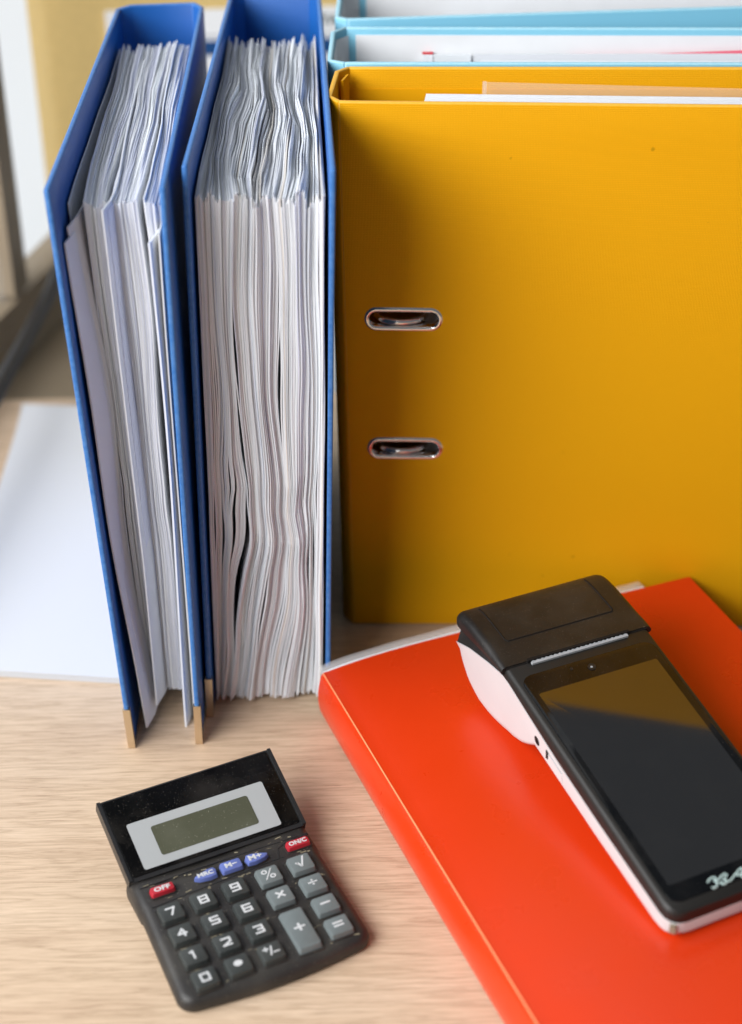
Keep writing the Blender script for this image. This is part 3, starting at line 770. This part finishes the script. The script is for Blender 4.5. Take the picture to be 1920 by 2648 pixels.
slab_in("inner_sheet", .0022, .196, -.0030, .30, .0011, .0012, M_paper, WHITE, wob=.0003)
for k in range(3):
    slab_in("pocket", .0022 + .0004 * k, .197 - .001 * k, -.0105 - .0006 * (k % 2), .30, .0026 + .0022 * k, .0006, M_clear, wob=.0004)
slab_in("inner_sheet", .004, .19, -.0030, .30, .0140, .0080, M_paper, COOL)

# ------------------------------------------------------------------ payment terminal
TA = R(115.3); TU = Vector((math.cos(TA), math.sin(TA), 0)); TV = Vector((math.sin(TA), -math.cos(TA), 0)); TP = Vector((.1300, .6227, .0366))
tm = thing("payment_terminal", "white and black handheld payment terminal resting on the orange folder", "terminal", None, TP, TA - R(90))
# child meshes in local space: x = across, y = along towards printer, z = up
WT = .0822
def top_w(u): return .0152 + .1900 * u
SEAM = ([0, .0123, .0629, .0969, .1241, .1535, .157, .170, .190, .2055], [.0080, .0101, .0185, .0250, .0314, .0388, .0388, .0372, .0335, .0285])
BOT = ([0, .004, .013, .0649, .105, .1228, .129, .138, .147, .157, .166, .172, .182, .192, .199, .2045], [.0020, .0004, .0004, .0082, .0152, .0183, .0140, .0080, .0036, .0012, .0003, .0002, .0014, .0062, .0145, .0260])
def ins(u, r=.0085):  # plan rounding at the front corners
    return r - math.sqrt(max(0, r * r - (r - u) ** 2)) if u < r else 0
def u_st(u0, u1, n): return list(np.linspace(u0, u1, n))
US = [0, .0006, .0018, .0035, .0056, .0085] + u_st(.013, .1228, 18) + u_st(.1255, .2045, 28)
rings = []
for u in US:
    i = ins(u); wb = interp(u, *BOT); ws = interp(u, *SEAM); bel = smoothlerp(max(0, min(1, (u - .125) / .03)))
    rr = .003 + .005 * bel; rr = min(rr, (ws - wb) * .8); side_in = .0012 * bel
    P = [(i, ws)]
    for k in range(9):
        a = R(90 * k / 8); P.append((i + side_in * (1 - math.cos(a)) + side_in * .4 + rr * (1 - math.cos(a)), wb + rr * (1 - math.sin(a))))
    full = [(x, z) for x, z in P] + [(WT - x, z) for x, z in P[::-1]]
    rings.append([(x, u, z) for x, z in full])
from_bm("body", loft_bm(rings), M_wplas, tm, 40)
rings = []
for u in [0, .0006, .0018, .0035, .0056, .0085] + u_st(.013, .158, 16):
    i = ins(u); ws = interp(u, *SEAM) + .0002; wt = top_w(u) - (.0014 * (1 - smoothlerp(min(1, u / .006))) if u < .006 else 0)
    P = [(i + .0004, ws), (i - .0002, ws + .0010), (i + .0002, wt - .0024), (i + .0012, wt - .0008), (i + .0026, wt)]
    rings.append([(x, u, z) for x, z in P] + [(WT - x, u, z) for x, z in P[::-1]])
from_bm("bezel", loft_bm(rings), M_bezel, tm, 35)
sl = .1900; cs = 1 / math.sqrt(1 + sl * sl)
def onT(x, y, z): return Vector((x, y * cs - z * sl * cs, .0152 + y * cs * sl + z * cs))  # on the tilted face
from_bm("glass", xform(prism_bm(rrect(.0036, WT - .0036, .0050, .1478, .0060, 8), -.0004, .0005, .0003, 2, True), onT), M_glass, tm, 35)
from_bm("display", xform(prism_bm(rrect(.0076, WT - .0076, .0140, .1352, .0012, 3), .0004, .00062), onT), M_disp, tm)
from_bm("camera_lens", xform(prism_bm([(.0412 + .0021 * math.cos(a), .1418 + .0021 * math.sin(a)) for a in np.linspace(0, 6.283, 20)[:-1]], .0004, .0008, .0002), onT), M_bezel, tm, 40)
from_bm("camera_pupil", xform(prism_bm([(.0409 + .0006 * math.cos(a), .1416 + .0006 * math.sin(a)) for a in np.linspace(0, 6.283, 16)[:-1]], .0007, .00095), onT), M_grey, tm, 40)
from_bm("sensor", xform(prism_bm([(.031 + .0008 * math.cos(a), .1442 + .0008 * math.sin(a)) for a in np.linspace(0, 6.283, 14)[:-1]], .0004, .0007), onT), M_bezel, tm, 40)
lg = bmesh.new()
for st in ([(490, 1160), (540, 1060), (640, 985), (745, 975), (780, 1040), (700, 1100), (800, 1120), (850, 1200), (800, 1300), (700, 1340), (650, 1310)],
           [(700, 1100), (860, 1060), (950, 950), (1080, 850), (1170, 880), (1120, 980), (1010, 1060), (1120, 1060), (1170, 1120), (1120, 1190), (1010, 1200), (930, 1120)],
           [(1170, 1120), (1290, 1090), (1380, 980), (1470, 860), (1570, 740), (1680, 640)], [(1470, 860), (1560, 900), (1680, 830)], [(1680, 640), (1740, 760), (1700, 950), (1800, 980), (1950, 880)]):
    b_ = tube_bm([onT(.0255 + .00001189 * (X - 475) - .00000893 * (Y - 1074), .0100 - .00000497 * (X - 475) - .00001328 * (Y - 1074), .0004) for X, Y in st], .00055, 6)
    me_ = bpy.data.meshes.new("g"); b_.to_mesh(me_); b_.free(); lg.from_mesh(me_); bpy.data.meshes.remove(me_)
from_bm("logo", lg, M_logo, tm, 60)
# printer head
HEAD = ([.1535, .160, .1727, .1879, .1940, .1985, .2020, .2045, .2060], [.0452, .0463, .0486, .0506, .0508, .0503, .0489, .0464, .0432])
LIPB = ([.1535, .158, .175, .198, .206], [.0410, .0420, .0420, .0416, .0418])
rings = []
for u in [.1535, .1538] + u_st(.156, .194, 16) + [.197, .199, .201, .203, .2045, .2055, .2060]:
    ht = interp(u, *HEAD); lb = interp(u, *LIPB); e = -.0020; rc = max(.0004, min(.0042, (ht - lb) * .75))
    ii = .0035 * max(0, (u - .197) / .009) ** 2
    P = [(e + ii + .0009, lb), (e + ii, lb + .0008)]
    for k in range(7):
        a = R(90 * k / 6); P.append((e + ii + rc * (1 - math.cos(a)), ht - rc * (1 - math.sin(a))))
    rings.append([(x, u, z) for x, z in P] + [(WT - x, u, z) for x, z in P[::-1]])
lid = from_bm("printer_lid", loft_bm(rings), M_bplas, tm, 40)
rings = []
for u in u_st(.1545, .2040, 14):
    sm = interp(u, *SEAM) + .0002; lb = interp(u, *LIPB) + .001; d_ = .0040 * smoothlerp(min(1, (u - .1545) / .02))
    P = [(.0003, sm), (.0008, sm + .0006), (.0004 + d_, max(sm + .0012, lb))]
    rings.append([(x, u, z) for x, z in P] + [(WT - x, u, z) for x, z in P[::-1]])
from_bm("shoulder", loft_bm(rings), M_bplas, tm, 40)
def onH(x, u, dz): return Vector((x, u, interp(u, *HEAD) + dz))
door = [onH(.0095, u, .00005) for u in np.linspace(.1980, .1705, 14)] + [onH(x, .1692, .00005) for x in np.linspace(.0106, .0706, 12)] + [onH(.0716, u, .00005) for u in np.linspace(.1705, .1980, 14)]
from_bm("door_seam", tube_bm(door, .0004, 6), M_dark, lid)
n = 44; bm = bmesh.new(); a = []; b = []
for k in range(n + 1):
    x = .0140 + .0550 * k / n; a.append((x, .1536)); b.append((x, .1550 + (.0006 if k % 2 else 0)))
from_bm("receipt_paper", xform(prism_bm(a + b[::-1], -.0003, .0012), onT), M_grey, tm)
n = 70; a = []; b = []
for k in range(n + 1):
    x = .0125 + .058 * k / n; a.append((x, .1554 + (.0005 if k % 2 else 0))); b.append((x, .1570))
from_bm("tear_bar", xform(prism_bm(a + b[::-1], .0004, .0019), onT), M_dark, tm)
from_bm("seam_gap", xform(box_bm(.001, WT - .001, .1555, .1562, -.001, .00025), onT), M_dark, tm)
def side(u, z, out=0.0):  # on the left flank
    return Vector((-out, u, z))
def flank_pt(u, f, out): return Vector((-out, u, interp(u, *BOT) + f * (interp(u, *SEAM) - interp(u, *BOT))))
def flank_prism(pts, o0, o1, bev=0):
    bm = bmesh.new(); A = [bm.verts.new(flank_pt(u, f, o0)) for u, f in pts]; B = [bm.verts.new(flank_pt(u, f, o1)) for u, f in pts]; n = len(pts)
    bm.faces.new(A); bm.faces.new(B[::-1])
    for k in range(n): bm.faces.new((A[k], B[k], B[(k + 1) % n], A[(k + 1) % n]))
    return bm
from_bm("audio_port", flank_prism([(.1199 + .0024 * math.cos(t_), .50 + .17 * math.sin(t_)) for t_ in np.linspace(0, 6.283, 20)[:-1]], -.001, .0001), M_dark, tm)
pp = from_bm("port_cover", flank_prism([(.0950, .28), (.1100, .28), (.1100, .74), (.0950, .74)], -.001, .00025), M_wplas, tm)
from_bm("notch", flank_prism([(.1084, .46), (.1104, .40), (.1104, .80), (.1084, .76)], -.001, .00045), M_dark, pp)
from_bm("seam", flank_prism([(.0955, .76), (.1078, .76), (.1078, .79), (.0955, .785)], -.001, .0003), M_grey, pp)
from_bm("strap_slot", xform(box_bm(-.0012, .0012, -.0014, .0014, -.0020, .0020, .0003), lambda x, y, z: Vector((.0035 + .7 * x - .7 * y - .0008, .0022 + .7 * x + .7 * y + .0006 - .0014, .0058 + z))), M_sill, tm)

for ch in [o for o in bpy.data.objects if o.parent and (o.parent == tm or o.parent.parent == tm)]:
    for v in ch.data.vertices:
        if v.co.y < .155: v.co.y = .155 - (.155 - v.co.y) * 1.032
        v.co.x -= .035 * max(0, .155 - v.co.y)
        v.co.y -= .03 * v.co.x * min(1, max(0, v.co.y / .155))
# ------------------------------------------------------------------ calculator
CA = R(25.6); CO = Vector((-.0888, .6172, 0))
cc = thing("calculator", "worn black desktop calculator with raised display and grey keys", "calculator", None, CO, CA)
WC = .0935
def ztop(y): return .0088 + .055 * max(0, y) * 1.0
# body: rounded outline, bowed front edge
out = []
r = .0085
for k in range(7): a = R(180 + 90 * k / 6); out.append((r + r * math.cos(a), r + r * math.sin(a) - .0045))
for k in range(1, 10): f = k / 10; out.append((r + (WC - 2 * r) * f, -.0045 - .0030 * math.sin(math.pi * f)))
for k in range(7): a = R(270 + 90 * k / 6); out.append((WC - r + r * math.cos(a), r + r * math.sin(a) - .0045))
out += [(WC, .058), (WC + .0006, .060), (WC + .0006, .0800), (WC - .002, .0835), (WC - .004, .1080), (.004, .1080), (.002, .0835), (-.0006, .0800), (-.0006, .060), (0, .058)]
def lay(off, z): # inset outline
    cx, cy = WC / 2, .05; o2 = []
    n = len(out)
    for k in range(n):
        p, q, s_ = Vector(out[k - 1]), Vector(out[k]), Vector(out[(k + 1) % n])
        t_ = ((q - p).normalized() + (s_ - q).normalized()).normalized(); nn = Vector((-t_.y, t_.x)); o2.append((q + nn * off, z))
    res = []
    for q, z_ in o2:
        zz = z_ if z_ < .003 else z_ * (ztop(q.y) if q.y < .083 else ztop(.083) - .003) 
        res.append((q.x + .02 * q.y, q.y, zz))
    return res
out = [(x - .0032 * max(0, 1 - y / .058) * (1 - x / WC), y) for x, y in out]
rings = [lay(.0012, .0004), lay(.0002, .0016), lay(0, .42), lay(.0004, .66), lay(.0016, .86), lay(.0034, .97), lay(.0050, 1.0)]
body = from_bm("body", loft_bm(rings), M_cbody, cc, 45)
# keypad deck lines and rims
def onC(x, y, z): return Vector((x + .0009 + .02 * y, y + .0006, ztop(y) + z))
def key(lab, cx, cy, wx, wy, mat, size, h=.0030, shape=None, sx=1.15, bold=.00012, dx=0, dy=0):
    pts = shape or rrect(cx - wx, cx + wx, cy - wy, cy + wy, .0010, 3)
    px = [p[0] for p in pts]; py = [p[1] for p in pts]; mx, my = sum(px) / len(px), sum(py) / len(py)
    rings = []
    for s_, z in ((1.04, -.0006), (1.02, h * .35), (.96, h * .86), (.945, h * .96), (.91, h)):
        rings.append([onC(mx + (x - mx) * (s_ if wx < .005 or True else 1), my + (y - my) * s_, z) for x, y in pts])
    k = from_bm("key", loft_bm(rings), mat, cc, 38)
    # moat: dark rim around the key
    rim = [onC(mx + (x - mx) * 1.10, my + (y - my) * 1.10, .0000) for x, y in pts]
    from_bm("key_collar", tube_bm(rim, .00055, 6, True), M_cbody, k, 60)
    if lab: text("legend", lab, size, lambda x, y, z: onC(mx + dx + x, my + dy + y, h + .00005 + z), M_leg, k, sx, bold, .00022)
    return k
cx_ = [.0108, .0274, .0440, .0617, .0788]; cy_ = [.0045, .0193, .0341, .0489]
digits = [['0', '•', '+/-', None, '='], ['1', '2', '3', None, '−'], ['4', '5', '6', '×', '÷'], ['7', '8', '9', '%', '√']]
_h, _l = 1, -1
TL_, TR_, ML_, MR_, BL_, BR_ = (-1, 1), (1, 1), (-1, 0), (1, 0), (-1, -1), (1, -1)
SEG = {'0': [(TL_, TR_), (TR_, BR_), (BR_, BL_), (BL_, TL_)], '1': [((0, 1), (0, -1)), ((0, 1), (-.6, .8))], '2': [(TL_, TR_), (TR_, MR_), ((1, 0), BL_), (BL_, BR_)],
       '3': [(TL_, TR_), (TR_, BR_), (BR_, BL_), ((-.2, 0), MR_)], '4': [((.2, 1), (-1, -.3)), ((-1, -.3), (1, -.3)), ((.45, .5), (.45, -1))], '5': [(TR_, TL_), (TL_, ML_), (ML_, MR_), (MR_, BR_), (BR_, BL_)],
       '6': [(TR_, TL_), (TL_, BL_), (BL_, BR_), (BR_, MR_), (MR_, ML_)], '7': [(TL_, TR_), (TR_, (-.1, -1))], '8': [(TL_, TR_), (TR_, BR_), (BR_, BL_), (BL_, TL_), (ML_, MR_)], '9': [(BL_, BR_), (BR_, TR_), (TR_, TL_), (TL_, ML_), (ML_, MR_)]}
for r_ in range(4):
    for c_ in range(5):
        L_ = digits[r_][c_]
        if L_ is None: continue
        dk = c_ < 3
        x_ = cx_[c_] + .019 * 0; y_ = cy_[r_] + (.0006 * (c_ - 2))
        sz = .0088 if dk else .0092
        if L_ == '+/-':
            k = key(None, x_, y_, .0056, .0053, M_kdark, 0)
            for ch, ax, ay, s2 in (('+', -.0022, .0014, .0056), ('/', 0, 0, .0075), ('−', .0022, -.0014, .0056)):
                text("legend", ch, s2, lambda x, y, z: onC(x_ + ax + x, y_ + ay + y, .00305 + z), M_leg, k, 1.1, .0001, .00022)
        else:
            k = key(None if L_ in SEG else L_, x_, y_, .0058, .0054, M_kdark if dk else M_kgrey, .013 if L_ == '•' else sz, sx=1.25 if dk else 1.1, bold=.0 if L_ in "÷√%" else .00014)
            if L_ in SEG:   # wide block numerals printed as strokes
                bm = bmesh.new(); th = .00050; W_, H_ = .0019, .0021
                for q, (a, b) in enumerate(SEG[L_]):
                    p0, p1 = Vector((a[0] * W_, a[1] * H_)), Vector((b[0] * W_, b[1] * H_)); d = (p1 - p0).normalized(); nn = Vector((-d.y, d.x)) * th
                    p0 = p0 - d * th; p1 = p1 + d * th; z_ = .00012 + .00001 * q
                    vs = [bm.verts.new(onC(x_ + p.x, y_ + p.y, .0030 + zz)) for zz in (-.0001, z_) for p in (p0 - nn, p1 - nn, p1 + nn, p0 + nn)]
                    for f in ((0, 3, 2, 1), (4, 5, 6, 7), (0, 1, 5, 4), (1, 2, 6, 5), (2, 3, 7, 6), (3, 0, 4, 7)): bm.faces.new([vs[i] for i in f])
                from_bm("legend", bm, M_leg, k)
key('+', .0617, .0118, .0058, .0128, M_kgrey, .0098)
key('OFF', .0122, .0640, .0060, .0024, M_kred, .0037, .0026, sx=1.25)
key('ON/C', .0832, .0640, .0060, .0024, M_kred, .0036, .0026, sx=1.0)
key('MRC', 0, 0, .006, .003, M_kblue, .0035, .0026, [(.0395, .0612), (.0402, .0650), (.0392, .0665), (.0360, .0664), (.0305, .0646), (.0286, .0638), (.0286, .0630), (.0305, .0616), (.0360, .0607)], 1.15)
key('M−', .0478, .0640, .0054, .0031, M_kblue, .0040, .0026, sx=1.2)
key('M+', 0, 0, .006, .003, M_kblue, .0046, .0026, [(.0560, .0612), (.0553, .0650), (.0563, .0667), (.0595, .0666), (.0650, .0648), (.0669, .0640), (.0669, .0632), (.0650, .0618), (.0595, .0608)], 1.15, dx=-.0008)
# shallow ridges in the deck and grime along them
for pts in ([(.004, .0563), (.022, .0575), (.035, .0582), (.052, .0590), (.066, .0600), (.074, .0600)], [(.003, .0705), (.03, .0712), (.06, .0708), (.091, .0700)], [(.0715, .0600), (.0735, .0665), (.079, .0690), (.091, .0692)]):
    from_bm("deck_ridge", tube_bm([onC(x, y, 0) for x, y in pts], .00035, 6), M_crim, body)
rg = random.Random(3)
gr = []
for k in range(95):
    x = rg.uniform(.006, .088); y = rg.choice([rg.uniform(.068, .073), rg.uniform(.056, .060), rg.uniform(-.001, .0), .0116, .0264, .0412]) + rg.uniform(-.0006, .0006)
    a = rg.uniform(-.4, .4); l = rg.uniform(.0008, .0035)
    gr.append(tube_bm([onC(x + l * (t_ - .5) * math.cos(a), y + l * (t_ - .5) * math.sin(a), -.0001) for t_ in (0, .3, .7, 1)], rg.uniform(.00014, .00042), 5))
bm = bmesh.new()
for g_ in gr:
    me_ = bpy.data.meshes.new("g"); g_.to_mesh(me_); g_.free(); bm.from_mesh(me_); bpy.data.meshes.remove(me_)
tag(from_bm("grime", bm, M_grime, body), kind="stuff")
# raised display panel
PH, PT, PZ0, PZ1 = .0755, .1190, .0138, .0308
pang = math.atan2(PZ1 - PZ0, PT - PH); ca, sa = math.cos(pang), math.sin(pang); PLn = math.hypot(PT - PH, PZ1 - PZ0)
def onP(x, y, z): return Vector((x, PH + y * ca - z * sa, PZ0 + y * sa + z * ca))
PX0, PX1 = .0022, WC + .0012
panel = from_bm("display_panel", xform(prism_bm(rrect(PX0, PX1, 0, PLn, .0022, 4), -.0062, 0, .0009, 3), lambda x, y, z: onP(x + .0, y, z)), M_crim, cc, 40)
from_bm("panel_lens", xform(prism_bm(rrect(PX0 + .0022, PX1 - .0022, .0022, PLn - .0008, .0012, 4), -.0004, .0004, .00025, 2, True), onP), M_cglass, panel, 40)
from_bm("silver_surround", xform(prism_bm(rrect(PX0 + .0090, PX1 - .0112, .0042, .0305, .0012, 4), .0003, .00052), onP), M_silver, panel)
from_bm("lcd", xform(prism_bm(rrect(PX0 + .0197, PX1 - .0214, .0087, .0255, .0014, 5), .0004, .00064), onP), M_lcd, panel)
from_bm("side_rim", xform(box_bm(PX0 - .0004, PX0 + .0014, .0006, PLn, -.0062, .0009, .0006), onP), M_crim, panel, 40)
from_bm("side_rim", xform(box_bm(PX1 - .0014, PX1 + .0004, .0006, PLn, -.0062, .0009, .0006), onP), M_crim, panel, 40)
from_bm("panel_stand", box_bm(.012, WC - .012, .092, .112, .0004, .0165, .001), M_crim, cc, 40)
